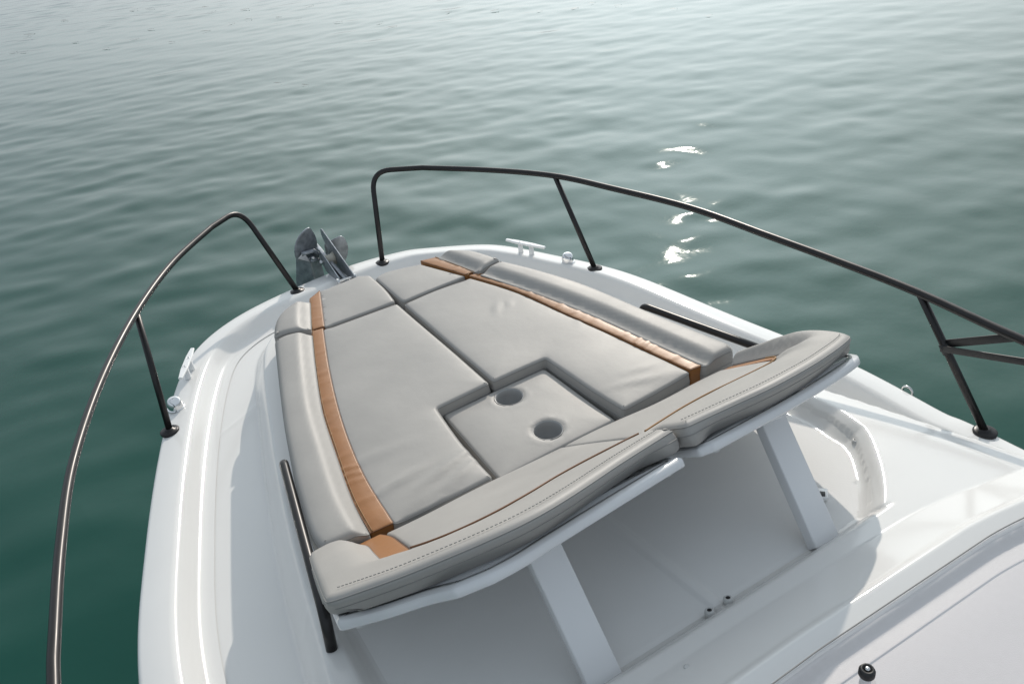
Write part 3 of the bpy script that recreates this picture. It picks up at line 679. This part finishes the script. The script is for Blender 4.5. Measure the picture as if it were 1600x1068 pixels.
def panel(side, top, notch, lg):
    "white moulded backing panel with a rolled rim, its leg and hinge pads"
    r = empty('backrest_panel', bk(side*.4, -.06, -.07), boat)
    D = smooth_outline(top, .006, .005, 24); N = normals2(D); n = len(D); V = []; F = []
    prof = [(.030, -.051), (.012, -.050), (.010, -.0505), (.002, -.0555), (.0, -.058), (.0, -.073), (.002, -.0755), (.005, -.077), (.022, -.077), (.026, -.069), (.030, -.067)]
    for o, w in prof: V += [tuple(bk(p[0], p[1], w)) for p in D+N*o]
    for i in range(len(prof)-1):
        for k in range(n): F.append((i*n+k, i*n+(k+1) % n, (i+1)*n+(k+1) % n, (i+1)*n+k))
    from mathutils.geometry import tessellate_polygon
    tri = tessellate_polygon([[Vector((*p, 0)) for p in D+N*.03]])
    F += [tuple(t) for t in tri]+[tuple((len(prof)-1)*n+k for k in t[::-1]) for t in tri]
    link('shell', V, F, M_PANEL, r)
    a, b = Vector(lg[0]), Vector(lg[1]); d = b-a
    M = frame_x((a+b)/2, d, (0, -1, .35)); m = MB(); m.box((d.length, .086, .034), M, .004, 3); m.build('leg', M_PANEL, r)
    m = MB(); m.box((.03, .094, .042), frame_x(a+d.normalized()*.034, d, (0, -1, .35)), .004, 3); m.build('hinge_bracket', M_PANEL, r)
    for u, v in notch:
        m = MB(); m.lathe([(.008, -.087), (.010, -.084), (.010, -.070)], MBK @ Matrix.Translation((u, v, 0)), 16); m.build('foot', M_GREYPLASTIC, r)
    return r
P_pan = [(-.775, -.105), (-.80, .20), (-.815, .40), (-.814, .438), (-.735, .523), (-.66, .583), (-.612, .645), (-.545, .674), (-.475, .672), (-.392, .648), (-.20, .603), (.012, .556), (.006, -.11), (-.4, -.11)]
S_pan = [(.71, -.105), (.748, .12), (.760, .28), (.757, .375), (.738, .425), (.69, .468), (.58, .507), (.45, .537), (.32, .556), (.095, .570), (.062, .548), (.040, -.11), (.4, -.11)]
panel(-1, P_pan, [(-.775, .43), (-.02, .52)], (bk(-.352, .44, -.066), (-.345, -1.93, .150)))
panel(1, S_pan, [(.12, .53)], (bk(.395, .40, -.066), (.348, -1.925, .150)))

# ---------------------------------------------------------------- bits of leaf drifting on the water
def leaf_mesh(L):
    m = MB(); n = 9; ys = []
    for i in range(n):
        t = i/(n-1); w = .10*L*math.sin(math.pi*min(1, t*1.02+.01))**.8; z = .010*L*math.sin(t*5)+.003
        ys.append((t*L-L/2, w, z))
    for x, w, z in ys: m.v += [(x, -w, z+.004*L), (x, 0, z), (x, w, z+.006*L)]
    for i in range(n-1):
        for j in range(2): m.f.append((i*3+j, i*3+j+1, i*3+j+4, i*3+j+3))
    m.tube([(L*.5, 0, ys[-1][2]), (L*.62, .02*L, ys[-1][2]+.005*L)], .012*L, 6)
    return m
for i, (x, y, L) in enumerate(LEAVES):
    o = leaf_mesh(L*random.uniform(.8, 1.15)).build('floating_leaf', M_LEAF); o.location = (x, y, WATER_Z+.016)
    o.rotation_euler = (random.uniform(-.1, .1), random.uniform(-.1, .1), -.45+random.uniform(-.5, .5))
    tag(o, 'small dark dead leaf drifting on the water far beyond the bow', 'leaf', 'dead leaves floating on the water')
